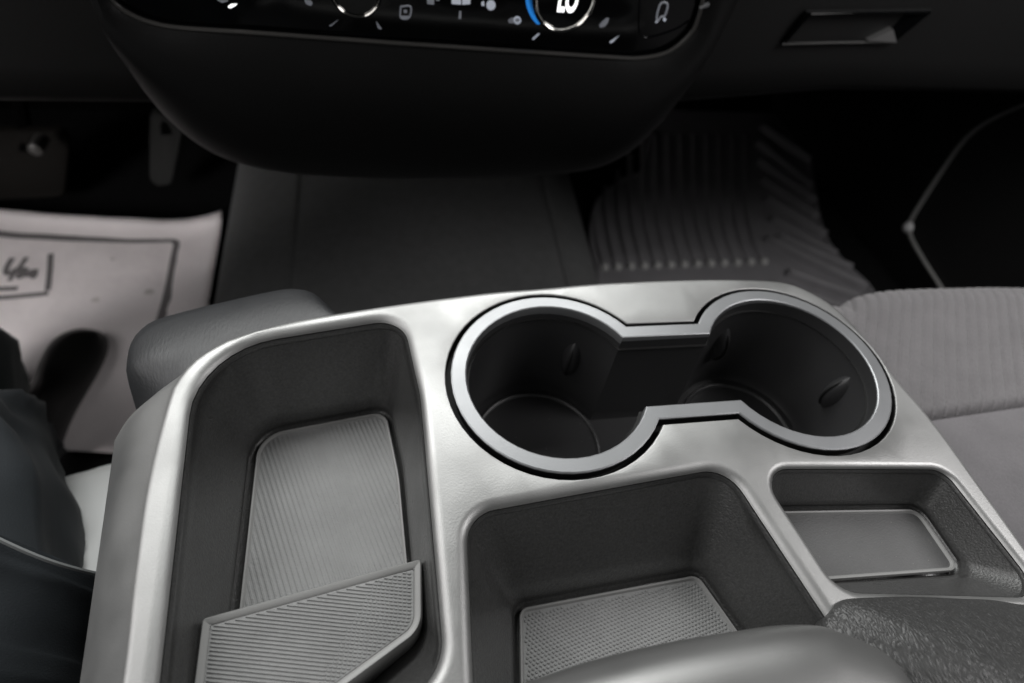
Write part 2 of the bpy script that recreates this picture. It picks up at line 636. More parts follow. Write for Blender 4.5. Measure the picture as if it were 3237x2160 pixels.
loops.append([q + Vector((0.0012, 0, -0.002)) if wds[i_] > 0.02 else q + Vector((0, 0, -0.0015)) for i_, q in enumerate(loops[-1])])
mb.loft(loops)
# rounded lips of the trays
for L, r in ((A_rim, FR['A']), (B_rim, FR['B']), (C_rim, FR['C'])):
    mb.loft([up(offset(L, r * (1 - math.sin(q))), -r * (1 - math.cos(q))) for q in [rad(a) for a in (0, 8, 16, 25, 34, 42, 50, 58)]])
mb.loft([up(offset(GAPL, 0.0006 * (1 - math.sin(q))), -0.0006 * (1 - math.cos(q))) for q in [rad(a) for a in (0, 30, 60, 90)]])
top = obj('top_panel', mb, SILVER, con, ang=50)

# slate shell under the silver panel; shows as a cap at the front left corner
sil = [at(*Z4(*q), z=-0.012) for q in ((672, 1130), (690, 900), (712, 810), (750, 760), (810, 712), (900, 680), (1100, 632), (1250, 601), (1400, 570), (1580, 541), (1690, 552), (1742, 582))]
sil = [Vector((-0.092, -0.06, 0)), Vector((-0.100, 0.05, 0)), Vector((-0.112, 0.10, 0)), Vector((-0.1250, 0.150, 0))] + sil[0:]
tail = [p for p in edge if p.x > -0.030]
shell = resample(smooth_path([Vector((p.x, p.y, 0)) for p in sil], 8), 90)
shell += [Vector((-0.038, 0.2015, 0)), Vector((-0.034, 0.1945, 0))]
shell_in = [Vector((0, 0, 0))] * 0
mb = MB()
n = len(shell)
el = [p for p in edge if p.x < -0.034 + 1e-4 and p.y < 0.1955]
inn = resample([Vector((p.x, p.y, 0)) for p in el], n)
sm = [Vector((p.x, p.y, 0)) for p in shell]
L0 = []
for k in range(9):
    t = k / 8
    row = []
    for i in range(n):
        a, b = inn[i], sm[i]
        a2 = a + Vector((0.006, -0.006, 0)).normalized() * 0.004
        p = a2.lerp(b, t)
        z = -0.0045 - 0.0065 * t ** 3 - 0.034 * t * max(0, min(1, (0.172 - p.y) / 0.03))
        row.append(Vector((p.x, p.y, z + crown(p.x, p.y))))
    L0.append(row)
zt_ = [p.z for p in L0[-1]]
for d, z in ((0.0010, -0.0135), (0.0018, -0.0165), (0.0016, -0.021), (0.000, -0.04), (-0.006, -0.09), (-0.02, -0.2)):
    row = []
    for i in range(n):
        a = sm[max(0, i - 1)]
        b = sm[min(n - 1, i + 1)]
        t = (b - a).normalized()
        nn = Vector((-t.y, t.x, 0))
        p = sm[i] + nn * d
        row.append(Vector((p.x, p.y, zt_[i] + z + 0.012)))
    L0.append(row)
mb.loft(L0, False)
obj('side_shell', mb, SHELL, con, ang=50)

# front and right walls of the body
mb = MB()
e2 = offset(outer, -0.003)
e3 = offset(outer, -0.012)
mb.loft([up(e2, -0.0068), up(e2, -0.03), up(e3, -0.12), up(offset(outer, -0.02), -0.25, False)], True)
obj('body_wall', mb, CHARCOAL, con, ang=40)


def tray(name, rim, bot, depth, r, ang0=58, fil=0.003, material=TRAY, roll=None):
    """liner of a storage tray: begins under the silver lip, drafted walls, rounded foot, floor"""
    mb = MB()
    q = rad(ang0)
    z0 = -r * (1 - math.cos(q))
    lip = offset(rim, r * (1 - math.sin(q)))
    loops = [up(offset(lip, 0.0012), z0 - 0.0012), up(offset(lip, -0.0003), z0 - 0.0004)]
    # second part of the rounding, in plastic
    for a in (64, 69, 74, 79, 84):
        b = rad(a)
        loops.append(up(offset(rim, r * (1 - math.sin(b)) - 0.0004), -r * (1 - math.cos(b)) - 0.0006))
    base = [Vector((p.x, p.y)) for p in rim]
    zt = -r - 0.0006
    zb = -depth
    for t in (0.0, 0.15, 0.3, 0.45, 0.6, 0.75, 0.88):
        loops.append(up([base[i].lerp(bot[i], t) for i in range(len(rim))], zt + (zb + fil - zt) * t))
    for k in range(1, 6):
        a = rad(90 * k / 5)
        loops.append(up(offset(bot, fil * (1 - math.sin(a)) - fil * 0.0), zb + fil * (1 - math.sin(a)) * 0 + fil * (1 - k / 5) ** 2))
    mb.loft(loops, True)
    fill(mb, [Vector((p.x, p.y)) for p in bot], [], lambda x, y: zb + crown(x, y), 0)
    return obj(name, mb, material, con, ang=55)


AD, BD, CDp = 0.050, 0.045, 0.023
ta = tray('left_tray', A_rim, A_bot, AD, FR['A'], fil=0.004)
tb = tray('middle_tray', B_rim, B_bot, BD, FR['B'], fil=0.003)
tcn = tray('right_tray', C_rim, C_bot, CDp, FR['C'], fil=0.0025)


def liner(name, loop, z, th, parent, material, lip):
    """thin rubber mat with a raised rim"""
    mb = MB()
    l0, l1, l2 = offset(loop, -0.0003), offset(loop, -0.0013), offset(loop, -0.0020)
    mb.loft([up(l0, z - th), up(l0, z + 0.0006), up(offset(loop, -0.0006), z + 0.0011), up(l1, z + 0.0010), up(l2, z)], True, mi=1)
    fill(mb, l2, [], lambda x, y: z + crown(x, y), 0)
    return obj(name, mb, [material, lip], parent, ang=40), l2


def ribs(name, loop, z, pitch, ang, h, wd, parent, material, split=0.0, notch=0.0):
    """fine moulded ribs clipped to an outline, one mesh"""
    mb = MB()
    ca, sa = math.cos(ang), math.sin(ang)
    cx = sum(p.x for p in loop) / len(loop)
    cy = sum(p.y for p in loop) / len(loop)
    R_ = max((p - Vector((cx, cy))).length for p in loop)
    k = -int(R_ / pitch) - 1
    while k * pitch < R_:
        o = k * pitch
        # intersections of the rib's line with the outline
        ts = []
        n = len(loop)
        for i in range(n):
            a, b = loop[i], loop[(i + 1) % n]
            da = -(a.x - cx) * sa + (a.y - cy) * ca - o
            db = -(b.x - cx) * sa + (b.y - cy) * ca - o
            if (da > 0) != (db > 0):
                t = da / (da - db)
                p = a.lerp(b, t)
                ts.append((p.x - cx) * ca + (p.y - cy) * sa)
        ts.sort()
        for j in range(0, len(ts) - 1, 2):
            t0, t1 = ts[j] + 0.0006, ts[j + 1] - 0.0006
            if t1 - t0 < 0.002:
                continue
            m = max(1, int((t1 - t0) / (notch if notch else 0.012)))
            segs = [(t0 + (t1 - t0) * q / m, t0 + (t1 - t0) * (q + (0.70 if notch and t0 + (t1 - t0) * q / m > split + 0.3 * o else 1)) / m) for q in range(m)]
            for s0, s1 in segs:
                vs = []
                for s in (s0, s1):
                    for dd, hh in ((-wd / 2, 0), (-wd / 5, h), (wd / 5, h), (wd / 2, 0)):
                        x = cx + s * ca - (o + dd) * sa
                        y = cy + s * sa + (o + dd) * ca
                        vs.append(Vector((x, y, z - 0.0001 + hh + crown(x, y))))
                mb.add(vs, [(0, 1, 5, 4), (1, 2, 6, 5), (2, 3, 7, 6), (0, 3, 2, 1), (4, 5, 6, 7)])
        k += 1
    o = obj(name, mb, material, parent, smooth=False, kind='stuff')
    return o


def dots(name, loop, z, pitch, h, r, parent, material, ang=0.2):
    mb = MB()
    x0, x1 = min(p.x for p in loop) - .02, max(p.x for p in loop) + .02
    y0, y1 = min(p.y for p in loop) - .02, max(p.y for p in loop) + .02
    cx, cy = (x0 + x1) / 2, (y0 + y1) / 2
    sm_ = offset(loop, -r * 1.1)
    ny = int((y1 - y0) * 1.2 / (pitch * .866)) + 1
    nx = int((x1 - x0) * 1.2 / pitch) + 1
    for j in range(-ny // 2, ny // 2 + 1):
        for i in range(-nx // 2, nx // 2 + 1):
            a = (i + 0.5 * (j % 2)) * pitch
            b = j * pitch * .866
            x = cx + a * math.cos(ang) - b * math.sin(ang)
            y = cy + a * math.sin(ang) + b * math.cos(ang)
            if not inside((x, y), sm_):
                continue
            zz = z + crown(x, y)
            vs = [Vector((x + r * math.cos(q), y + r * math.sin(q), zz - 0.0001)) for q in [math.pi / 3 * k for k in range(6)]]
            vs += [Vector((x + .5 * r * math.cos(q), y + .5 * r * math.sin(q), zz + h)) for q in [math.pi / 3 * k for k in range(6)]]
            mb.add(vs, [(k, (k + 1) % 6, 6 + (k + 1) % 6, 6 + k) for k in range(6)] + [(6, 7, 8, 9, 10, 11)])
    return obj(name, mb, material, parent, smooth=False, kind='stuff')


# rubber mats in the trays
am, am_in = liner('rubber_mat', offset(A_bot, -0.0005), -AD + 0.0025, 0.0025, ta, RUBBER, RUBBER_LIP)
ribs('mat_rib', am_in, -AD + 0.0025, 0.0022, rad(110), 0.00026, 0.0017, ta, RUBBER)
bm_, bm_in = liner('rubber_mat', offset(B_bot, -0.0005), -BD + 0.0020, 0.002, tb, RUBBER, RUBBER_LIP)
dots('mat_dot', bm_in, -BD + 0.0020, 0.00165, 0.00045, 0.00072, tb, RUBBER)
cm, cm_in = liner('rubber_mat', offset(C_bot, -0.0004), -CDp + 0.0015, 0.0015, tcn, TRAYMAT, RUBBER_LIP)

# raised ribbed pad at the near end of the left tray
PZ = -0.020
pad = rpoly([(-0.0770, 0.0300, 0.003), (-0.0785, 0.0640, 0.0015), (0.0003, 0.0757, 0.0015), (-0.0008, 0.0500, 0.010), (-0.0400, 0.0290, 0.006)], 8, 6)
mb = MB()
p1, p2, p3 = offset(pad, -0.0006), offset(pad, -0.0022), offset(pad, -0.0030)
mb.loft([up(pad, -AD + 0.004), up(pad, PZ - 0.0006), up(p1, PZ + 0.0002), up(p2, PZ), up(p3, PZ - 0.0008)], True)
fill(mb, p3, [], lambda x, y: PZ - 0.0008 + crown(x, y), 0)
po = obj('raised_pad', mb, RUBBER_LIP, ta, ang=40)
mb = MB()
p4 = offset(pad, -0.0032)
fill(mb, p4, [], lambda x, y: PZ - 0.0005 + crown(x, y), 0)
obj('pad_inlay', mb, RUBBER, ta)
ribs('pad_rib', p4, PZ - 0.0005, 0.00130, rad(-13), 0.0006, 0.00085, ta, RUBBER, split=0.008, notch=0.0016)

# --- cup holders
mb = MB()
mb.loft([up(GAPL, -0.0007), up(GAPL, -0.007), up(dumbbell(0.0405, 0.0180), -0.007)], True)
obj('gap_ledge', mb, GAP, con)
mb = MB()
prof = [(0.0486, 0.0266, -0.0006), (0.0490, 0.0270, 0.0), (0.04885, 0.02685, 0.0006), (0.0483, 0.0263, 0.0009), (0.0426, 0.0205, 0.0009), (0.0421, 0.0200, 0.0006), (0.0418, 0.0197, -0.0002), (0.0417, 0.0195, -0.004)]
mb.loft([up(dumbbell(r, h), z) for r, h, z in prof], True)
mg = MB()
mg.loft([up(dumbbell(0.0487, 0.0267), -0.0004), up(dumbbell(0.0480, 0.0260), -0.0069)], True)
obj('trim_skirt', mg, GAP, con)
ring = obj('cup_holder_trim', mb, BEZEL, con, ang=20)
mb = MB()
cz = -0.068
cup = [(0.0418, 0.0196, -0.002), (0.0416, 0.0194, -0.006), (0.0400, 0.0175, -0.035), (0.0385, 0.0158, cz + 0.006), (0.0380, 0.0153, cz + 0.002), (0.0368, 0.0143, cz)]
mb.loft([up(dumbbell(r, h), z, False) for r, h, z in cup], True)
fill(mb, dumbbell(0.0368, 0.0143), [], lambda x, y: cz, 0)
well = obj('cup_well', mb, WELL, con, ang=40)
for c, rr in ((C1, 0.0362), (C2, 0.0335)):
    mb = MB()
    mb.loft([[Vector((c.x + r * math.cos(q), c.y + r * math.sin(q), cz + z)) for q in [2 * math.pi * k / 64 for k in range(64)]] for r, z in
             ((rr, -.0003), (rr - .0004, 0.0010), (rr - .0012, 0.0013), (rr - .0022, 0.0009), (rr - .0030, -.0003))], True)
    obj('floor_ring', mb, WELL, well)


def grip(u, v, c, half_h, tilt):
    """leaf-shaped grip tab with a slit, standing proud of the wall of a cup"""
    d = MX @ Vector(((u - 1618.5) / 1800, (v - 1080) / 1800, 1.0))
    best = None
    for k in range(400):
        t = 0.1 + k * 0.0006
        p = CAM + d * t
        r = 0.0418 + 0.0038 * max(-1, (p.z / 0.068)) if p.z < 0 else 1
        if p.z < -0.002 and (Vector((p.x, p.y)) - c).length >= r - 0.0002:
            best = p
            break
    if best is None:
        return
    nrm = (Vector((c.x, c.y, best.z)) - best).normalized()
    side = Vector((0, 0, 1)).cross(nrm).normalized()
    upv = (Vector((0, 0, 1)) * math.cos(tilt) + side * math.sin(tilt)).normalized()
    sd = upv.cross(nrm).normalized()
    mb = MB()
    rows = []
    for k in range(15):
        t = -1 + 2 * k / 14
        wdt = 0.0060 * (1 - t * t) ** 0.7 + 0.0001
        row = []
        for i in range(9):
            s = -1 + 2 * i / 8
            hgt = 0.0066 * (1 - t * t) * (1 - s * s) - 0.0009
            row.append(best + upv * (t * half_h) + sd * (s * wdt) + nrm * hgt)
        rows.append(row)
    mb.loft(rows, False)
    g = obj('grip_tab', mb, WELL, con, ang=60)
    mb = MB()
    pts = [best + upv * (half_h * 0.78 * t) + nrm * (0.0066 * (1 - (0.78 * t) ** 2) - 0.0006) for t in [-1 + 2 * k / 8 for k in range(9)]]
    mb.tube(pts, [0.00015] + [0.0008] * 7 + [0.00015], 6)
    obj('slit', mb, GAP, g)


grip(*Z5(738, 470), C1, 0.0145, 0.0)
grip(*Z5(1428, 400), C2, 0.0145, 0.0)
grip(*Z5(1962, 620), C2, 0.0145, 0.0)

# --- raised rear lip (over the near end of the middle tray) and the leather pad
EZ = 0.012
eb = [at(*Z7(*q), z=EZ) for q in ((430, 1374), (850, 1237), (1300, 1130), (1660, 1070), (1900, 1036), (2080, 1033))]
eb += [at(*Z8(*q), z=EZ) for q in ((380, 1236), (420, 1252), (560, 1305), (700, 1376), (795, 1470), (862, 1568))]
eb = [Vector((0.005, 0.0235, EZ))] + [Vector((p.x, p.y, EZ)) for p in eb] + [Vector((0.1555, -0.01, EZ)), Vector((0.153, -0.05, EZ))]
el_ = resample(smooth_path(eb, 6), 80)
mb = MB()
rows = []
ctr = Vector((0.085, -0.05, 0))
for d, z in ((0.003, -0.03), (0.0, -0.008), (0.0, -0.003), (0.0006, 0.0005), (0.002, 0.0034), (0.0042, 0.0060), (0.0072, 0.0082), (0.011, 0.0100), (0.016, 0.0114), (0.022, 0.0122), (0.030, 0.0126), (0.045, 0.0126), (0.06, 0.0126)):
    row = []
    for i, p in enumerate(el_):
        v = ctr - Vector((p.x, p.y, 0))
        f = min(1.0, d / max(1e-6, v.length))
        row.append(Vector((p.x + v.x * f, p.y + v.y * f, EZ + z)))
    rows.append(row)
mb.loft(rows, False)
LIP = mat('grey_satin_lip', (0.25, 0.25, 0.247), 0.38, 0.7, grain=0.06, gscale=1500, rvar=0.05, rscale=30)
obj('rear_lip', mb, LIP, con, ang=50)

db = [at(*Z8(*q), z=0.004) for q in ((408, 1236), (440, 1150), (478, 1093), (540, 1066), (700, 1056), (900, 1050), (1200, 1060), (1526, 1085))]
db = [Vector((p.x, p.y, 0)) for p in db]
dbo = db + [Vector((0.262, 0.012, 0)), Vector((0.262, -0.06, 0)), Vector((0.147, -0.06, 0)), Vector((0.135, 0.010, 0))]
dl = [Vector((p.x, p.y)) for p in resample(smooth_path(dbo, 8, True) + [dbo[0]], 160)[:-1]]
cD = Vector((0.205, -0.012))
dl = [Vector((p.x, p.y)) for p in resample(smooth_path(dbo, 16, True) + [dbo[0]], 561)[:-1]]
mb = MB()
rows = [up(dl, -0.006), up(dl, 0.0008)]
NT = 40
for k in range(1, NT):
    t = (k / NT) ** 1.15 * 0.96
    row = []
    for p in dl:
        x, y = p.x + (cD.x - p.x) * t, p.y + (cD.y - p.y) * t
        row.append(Vector((x, y, 0.001 + 0.016 * (1 - (1 - t) ** 2.6) + crown(p.x, p.y))))
    rows.append(row)
mb.loft(rows, True, False, True)
obj('leather_pad', mb, LEATHER, con, ang=80)

# ================================================================== DASHBOARD
DY = 0.360
dash = thing('dashboard', 'black dashboard with rounded lower centre stack and gloss climate panel', 'dashboard', (0.05, 0.5, -0.1))
NS = 120
pc = [(225, -170), (235, -60), (258, 0), (300, 31), (350, 51), (420, 63), (600, 75), (900, 97), (1200, 117), (1400, 130), (1470, 132), (1535, 117), (1585, 75), (1603, 35), (1612, 0), (1622, -60), (1640, -170)]
ps = [(150, -170), (215, -60), (250, 20), (290, 110), (340, 205), (390, 270), (450, 325), (530, 368), (640, 394), (800, 407), (1000, 411), (1200, 404), (1340, 391), (1420, 362), (1480, 310), (1535, 235), (1590, 145), (1640, 60), (1700, -50), (1760, -170)]
curveC = resample(smooth_path([at(*V(*q), y=DY) for q in pc], 8), NS)
curveS = resample(smooth_path([at(*V(*q), y=DY + 0.035) for q in ps], 8), NS)
curveC = smooth_path([at(*V(*q), y=DY) for q in pc], 8)
curveC = resample(curveC, NS)
mb = MB()
rows = []
cen = Vector((0.02, 0, 0.02))
for t, dy in ((0.0, 0.004), (0.0, 0.0), (0.03, -0.0015), (0.25, -0.006), (0.5, -0.004), (0.70, 0.004), (0.82, 0.012), (0.90, 0.020), (0.96, 0.028), (1.0, 0.038)):
    row = []
    for i in range(NS):
        p = curveC[i].lerp(curveS[i], t)
        row.append(Vector((p.x, DY + dy, p.z)))
    rows.append(row)
last = rows[-1]
for k, (s, dy) in enumerate(((1.0, 0.05), (0.995, 0.07), (0.96, 0.14), (0.9, 0.24))):
    rows.append([Vector((cen.x + (p.x - cen.x) * s, DY + dy, cen.z + (p.z - cen.z) * s)) for p in last])
mb.loft(rows, False)
obj('center_stack', mb, DASH, dash, ang=60)
mb = MB()
mb.tube([p + Vector((0, -0.0008, -0.0002)) for p in curveC[6:-6]], 0.0013, 8)
obj('trim_line', mb, DTRIM, dash)

# climate panel
PY = DY + 0.003
mb = MB()
poly = [Vector((p.x, PY, p.z)) for p in curveC]
flip_fill(mb, poly)
clim = obj('climate_panel', mb, GLOSS, dash, smooth=False)


def pane(pts, y=PY - 0.0006):
    return [at(*q, y=y) for q in pts]


def print_poly(name, pts, material, conv=V, th=0.0004):
    P = [at(*conv(*q), y=PY - 0.0004) for q in pts]
    mb = MB()
    n = len(P)
    mb.add(P + [p + Vector((0, th, 0)) for p in P], [tuple(range(n)), tuple(range(n, 2 * n))] + [(i, (i + 1) % n, n + (i + 1) % n, n + i) for i in range(n)])
    return obj(name, mb, material, clim, smooth=False)


def print_line(name, pts, r, material, conv=V, closed=False):
    P = smooth_path([at(*conv(*q), y=PY - 0.0004) for q in pts], 4, closed)
    mb = MB()
    mb.tube(P, r, 6, closed)
    return obj(name, mb, material, clim)


def Z2b(a, b): return (1400 + a / 2.6111, b / 2.6111)
def Z1b(a, b): return (600 + a / 2.9375, b / 2.9375)


def rot_knob(center, r_out, proud, lit):
    """rotary control: chrome ring round a black cap"""
    cx, cz_ = center
    N = 64

    def circ(r, y):
        return [Vector((cx + r * math.cos(q), y, cz_ + r * math.sin(q))) for q in [2 * math.pi * k / N for k in range(N)]]
    mb = MB()
    mb.loft([circ(r_out * 1.02, PY - 0.0002), circ(r_out, PY - proud * .75), circ(r_out * 0.985, PY - proud), circ(r_out * 0.92, PY - proud - 0.0008)], True)
    k = obj('knob', mb, KNOB, clim, ang=30)
    mb = MB()
    mb.loft([circ(r_out * 0.93, PY - proud - 0.0006), circ(r_out * 0.915, PY - proud - 0.0018), circ(r_out * 0.90, PY - proud - 0.0022), circ(r_out * 0.88, PY - proud - 0.0021), circ(r_out * 0.85, PY - proud - 0.0014), circ(r_out * 0.82, PY - proud - 0.0003)], True)
    obj('knob_ring', mb, CHROME, clim, ang=60)
    mb = MB()
    L = circ(r_out * 0.845, PY - proud - 0.0003)
    flip_fill(mb, L)
    obj('knob_face', mb, GLOSS, clim)
    return k


# right knob with the temperature read-out; left knob
kp = 0.010
rk = at(*V(1297, -2), y=PY - kp)
rb = at(*V(1297, 76), y=PY - kp)
rot_knob((rk.x, rk.z), (rk - rb).length * 1.02, kp, True)
lk = at(*V(815, -22), y=PY - kp)
lb = at(*V(815, 40), y=PY - kp)
rot_knob((lk.x, lk.z), (lk - lb).length * 1.05, kp, False)
KR = (rk - rb).length * 1.02
# blue arc on the left of the right knob
mb = MB()
arc = []
for k in range(25):
    q = rad(150 + 88 * k / 24)
    arc.append(Vector((rk.x + KR * 1.075 * math.cos(q), PY - 0.0015, rk.z + KR * 1.075 * math.sin(q))))
mb.tube(arc, [0.0003] + [0.0012] * 23 + [0.0003], 6)
obj('blue_arc', mb, BLUE, clim)
# read-out
cu = bpy.data.curves.new('readout', 'FONT')
cu.body = 'LO'
cu.size = 0.0185
cu.extrude = 0.0001
cu.offset = 0.0007
cu.align_x = 'CENTER'
to = bpy.data.objects.new('tmp', cu)
COL.objects.link(to)
me = bpy.data.meshes.new_from_object(to)
bpy.data.objects.remove(to)
g = at(*V(1300, 26), y=PY - kp - 0.0008)
me.transform(Matrix.Translation(g - origin(clim)) @ Matrix.Rotation(rad(90), 4, 'X') @ Matrix.Scale(0.5, 4, (1, 0, 0)))
me.materials.clear()
me.materials.append(LIT)
o = bpy.data.objects.new('readout', me)
link(o, clim)

# printed symbols and their marks
print_poly('icon', [(250, 0), (300, 5), (350, 0), (355, 12), (300, 28), (285, 20)], ICONDIM, Z1b)
print_poly('icon', [(355, 60), (385, 40), (440, 38), (425, 55), (380, 78), (360, 75)], LIT, Z1b)  # highlight on the first symbol, put in as glowing print
print_poly('icon', [(1062, -20), (1085, 5), (1125, 8), (1140, 35), (1128, 55), (1105, 52), (1080, 38), (1068, 20)], ICONDIM, Z1b)
ln = [(1958, 62), (2050, 62), (2036, 165), (1958, 165)]
print_line('icon', ln + [ln[0]], 0.0005, ICONDIM, Z1b)
print_poly('icon', [(1985, 95), (2015, 92), (2018, 120), (1988, 122)], ICONDIM, Z1b)
print_poly('icon', [(1958, 150), (2036, 150), (2034, 168), (1958, 168)], ICONDIM, Z1b)
print_poly('icon', [(2200, -30), (2270, -30), (2268, 45), (2205, 38)], ICONDIM, Z1b)
print_poly('icon', [(2285, -30), (2318, -30), (2318, 8), (2285, 8)], ICONDIM, Z1b)
print_poly('icon', [(72, -20), (150, -20), (150, 40), (72, 34)], ICON, Z2b)
print_poly('icon', [(160, -20), (230, -20), (225, 36), (160, 40)], ICON, Z2b)
print_poly('icon', [(318, 20), (340, 12), (342, 52), (318, 48)], ICON, Z2b)
print_poly('icon', [(397 + 38 * math.cos(q), 45 + 42 * math.sin(q)) for q in [2 * math.pi * k / 14 for k in range(14)]], ICON, Z2b)
print_poly('icon', [(135, 95), (152, 95), (150, 158), (130, 158)], ICONDIM, Z2b)
print_poly('icon', [(538, 168), (570, 148), (585, 150), (585, 192), (545, 192)], ICONDIM, Z2b)
cc = [(615 + 24 * math.cos(q), 168 + 25 * math.sin(q)) for q in [2 * math.pi * k / 12 for k in range(12)]]
print_line('icon', cc, 0.0006, ICON, Z2b, True)
print_poly('icon', [(605, 155), (625, 155), (625, 182), (605, 182)], ICONDIM, Z2b)
print_poly('icon', [(1290, 210), (1310, 185), (1350, 150), (1372, 152), (1362, 190), (1335, 222), (1300, 230)], ICONDIM, Z2b)
print_poly('mark', [(740, 318), (792, 275), (800, 282), (750, 330), (740, 330)], ICON, Z2b)
print_poly('mark', [(1376, 348), (1455, 295), (1400, 352), (1380, 358)], ICON, Z2b)
print_poly('mark', [(1296, 240), (1315, 230), (1380, 185), (1320, 240), (1302, 248)], ICONDIM, Z1b)
print_poly('mark', [(1730, 200), (1742, 215), (1782, 270), (1765, 275), (1745, 260)], ICONDIM, Z1b)
seat = [(1765, 160), (1770, 110), (1790, 45), (1812, 22), (1845, 25), (1855, 55), (1840, 110), (1825, 135), (1800, 140), (1780, 165)]
print_line('icon', seat, 0.0006, ICONDIM, Z2b, True)
print_poly('icon', [(1752, 185), (1775, 160), (1800, 150), (1790, 165), (1765, 192)], ICON, Z2b)
print_poly('icon', [(1818, 158), (1832, 145), (1845, 160), (1836, 180), (1820, 175)], ICON, Z2b)
# thin joint between the button rows and the lower strip, and beside the seat button
print_line('panel_joint', [(1010 - 1000 + 0, 185), (420, 208), (860, 226), (1280, 236)], 0.0003, KNOB, Z2)
print_line('panel_joint', [(1850, 0), (1845, 110), (1850, 190), (1900, 215), (2050, 170), (2130, 120)], 0.0005, KNOB, Z2)
# bright trim end right of the panel
mb = MB()
mb.tube([at(*V(1606, 19), y=DY - 0.001), at(*V(1622, 11), y=DY - 0.002), at(*V(1652, -7), y=DY), at(*V(1700, -40), y=DY)], [0.0012, 0.0018, 0.0018, 0.0015], 8)
obj('bright_trim', mb, BEZEL, dash)

# driver's knee panel
KY = 0.43
mb = MB()
a0 = at(*V(-60, 245), y=KY)
a1 = at(*V(430, 249), y=KY)
prof = [(0.10, -0.06), (0.03, -0.035), (0.008, -0.012), (0.0, -0.004), (-0.003, 0.003), (-0.003, 0.012), (0.000, 0.05), (0.008, 0.10), (0.02, 0.18), (0.035, 0.26)]
prof = [(0.22, 0.012), (0.06, 0.000), (0.012, 0.000), (0.003, 0.003), (0.0, 0.009), (0.001, 0.03), (0.006, 0.08), (0.016, 0.15), (0.03, 0.22)]
rows = []
for k in range(21):
    t = k / 20
    x = -0.75 + (0.02 + 0.75) * t
    zb = a0.z + (a1.z - a0.z) * ((x - a0.x) / (a1.x - a0.x))
    rows.append([Vector((x, KY + dy, zb + dz)) for dy, dz in prof])
mb.loft(rows, False)
obj('knee_panel', mb, DASHWARM, dash, ang=50)

# passenger side: glovebox front
GY = 0.43
mb = MB()
b0 = at(*V(1540, 246), y=GY)
b1 = at(*V(1900, 216), y=GY)
rows = []
for k in range(31):
    t = k / 30
    x = 0.12 + 0.85 * t
    zb = b0.z + (b1.z - b0.z) * ((x - b0.x) / (b1.x - b0.x)) if x < b1.x else b1.z + 0.01 * (x - b1.x)
    rows.append([Vector((x, GY + dy, zb + dz)) for dy, dz in prof])
mb.loft(rows, False)
glove = obj('glovebox', mb, DASH, dash, ang=50)

# latch recess of the glovebox
def LP(a, b, dy=0.0):
    p = at(*V(a, b), y=GY + 0.004)
    return Vector((p.x, p.y + dy, p.z))


mb = MB()
o_ = [(1788, 96), (1848, 24), (2134, 20), (2046, 93)]
i_ = [(1800, 92), (1852, 30), (2060, 28), (1990, 88)]
L0 = [LP(*q, dy=-0.0045) for q in o_]
L1 = [LP(1792 + 4, 93, dy=-0.006), LP(1852, 27, dy=-0.006), LP(2126, 23, dy=-0.006), LP(2042, 90, dy=-0.006)]
mb.loft([[LP(*q, dy=0.002) for q in o_], L0, L1, [LP(*q, dy=0.004) for q in i_]], True)
flip_fill(mb, [LP(*q, dy=0.004) for q in i_])
obj('latch', mb, GLOSS, glove, smooth=False)
mb = MB()
mb.loft([[LP(1984, 86, -0.0065), LP(2040, 60, -0.0065), LP(2048, 90, -0.0065)], [LP(1984, 86, 0.0), LP(2040, 60, 0.0), LP(2048, 90, 0.0)]], True, True, True)
obj('latch_highlight', mb, LIP, glove, smooth=False)  # triangular highlight of the latch, modelled as a paler grey wedge
mb = MB()
mb.tube([LP(1790, 95, -0.005), LP(1900, 92.5, -0.005), LP(2040, 91, -0.005)], 0.0008, 6)
obj('latch_edge', mb, DTRIM, glove)
mb = MB()
mb.tube([LP(1855, 26, -0.005), LP(2000, 25, -0.005), LP(2128, 24, -0.005)], 0.0005, 6)
obj('latch_edge', mb, DTRIM, glove)
mb = MB()
cc = [LP(1881 + 26 * math.cos(q) * .9 + 6 * -math.sin(q), 58 + 14 * math.sin(q) - 9 * math.cos(q), 0.0025) for q in [2 * math.pi * k / 20 for k in range(20)]]
mb.tube(cc, 0.0014, 6, True)
obj('lock_ring', mb, DASH, glove)

# upper dash deck (out of frame) that keeps the light out of the footwells
mb = MB()
rows = []
for k in range(13):
    x = -1.1 + 2.4 * k / 12
    rows.append([Vector((x, y, z)) for y, z in ((0.46, 0.15), (0.455, 0.19), (0.47, 0.215), (0.60, 0.225), (1.0, 0.25), (1.40, 0.26))])
mb.loft(rows, False)
obj('upper_deck', mb, DASH, dash, ang=50)

# ================================================================== PEDALS
br = thing('brake_pedal', 'dim brown black brake pedal left of the accelerator in the driver footwell', 'pedal', (-0.5, 0.85, -0.35))
def slab(pts, y, th, tilt, r=0.008):
    P = [at(*V(*q), y=y) for q in pts]
    c = sum(P, Vector((0, 0, 0))) / len(P)
    P2 = rpoly([(p.x, p.z, r) for p in P], 6, 2)
    fr = [Vector((p.x, y + (p.y - c.z) * tilt, p.y)) for p in P2]
    mb = MB()
    mb.loft([[p + Vector((0, th, 0)) for p in fr], fr, [c + (p - c) * 0.95 + Vector((0, -0.003, 0)) for p in fr]], True, True, True)
    return mb
obj('pedal_pad', slab([(-60, 318), (150, 318), (158, 432), (-60, 440)], 0.84, 0.012, 0.5, 0.014), mat('pedal_rubber', (0.007, 0.006, 0.005), 0.8, spec=0.15, grain=0.4, gscale=300), br, ang=50)
mb = MB()
mb.tube([(-0.55, 0.85, -0.35), (-0.555, 0.98, -0.22), (-0.56, 1.05, 0.02)], 0.010, 8)
obj('pedal_arm', mb, VOID, br)
mb = MB()
p = at(*V(80, 345), y=0.80)
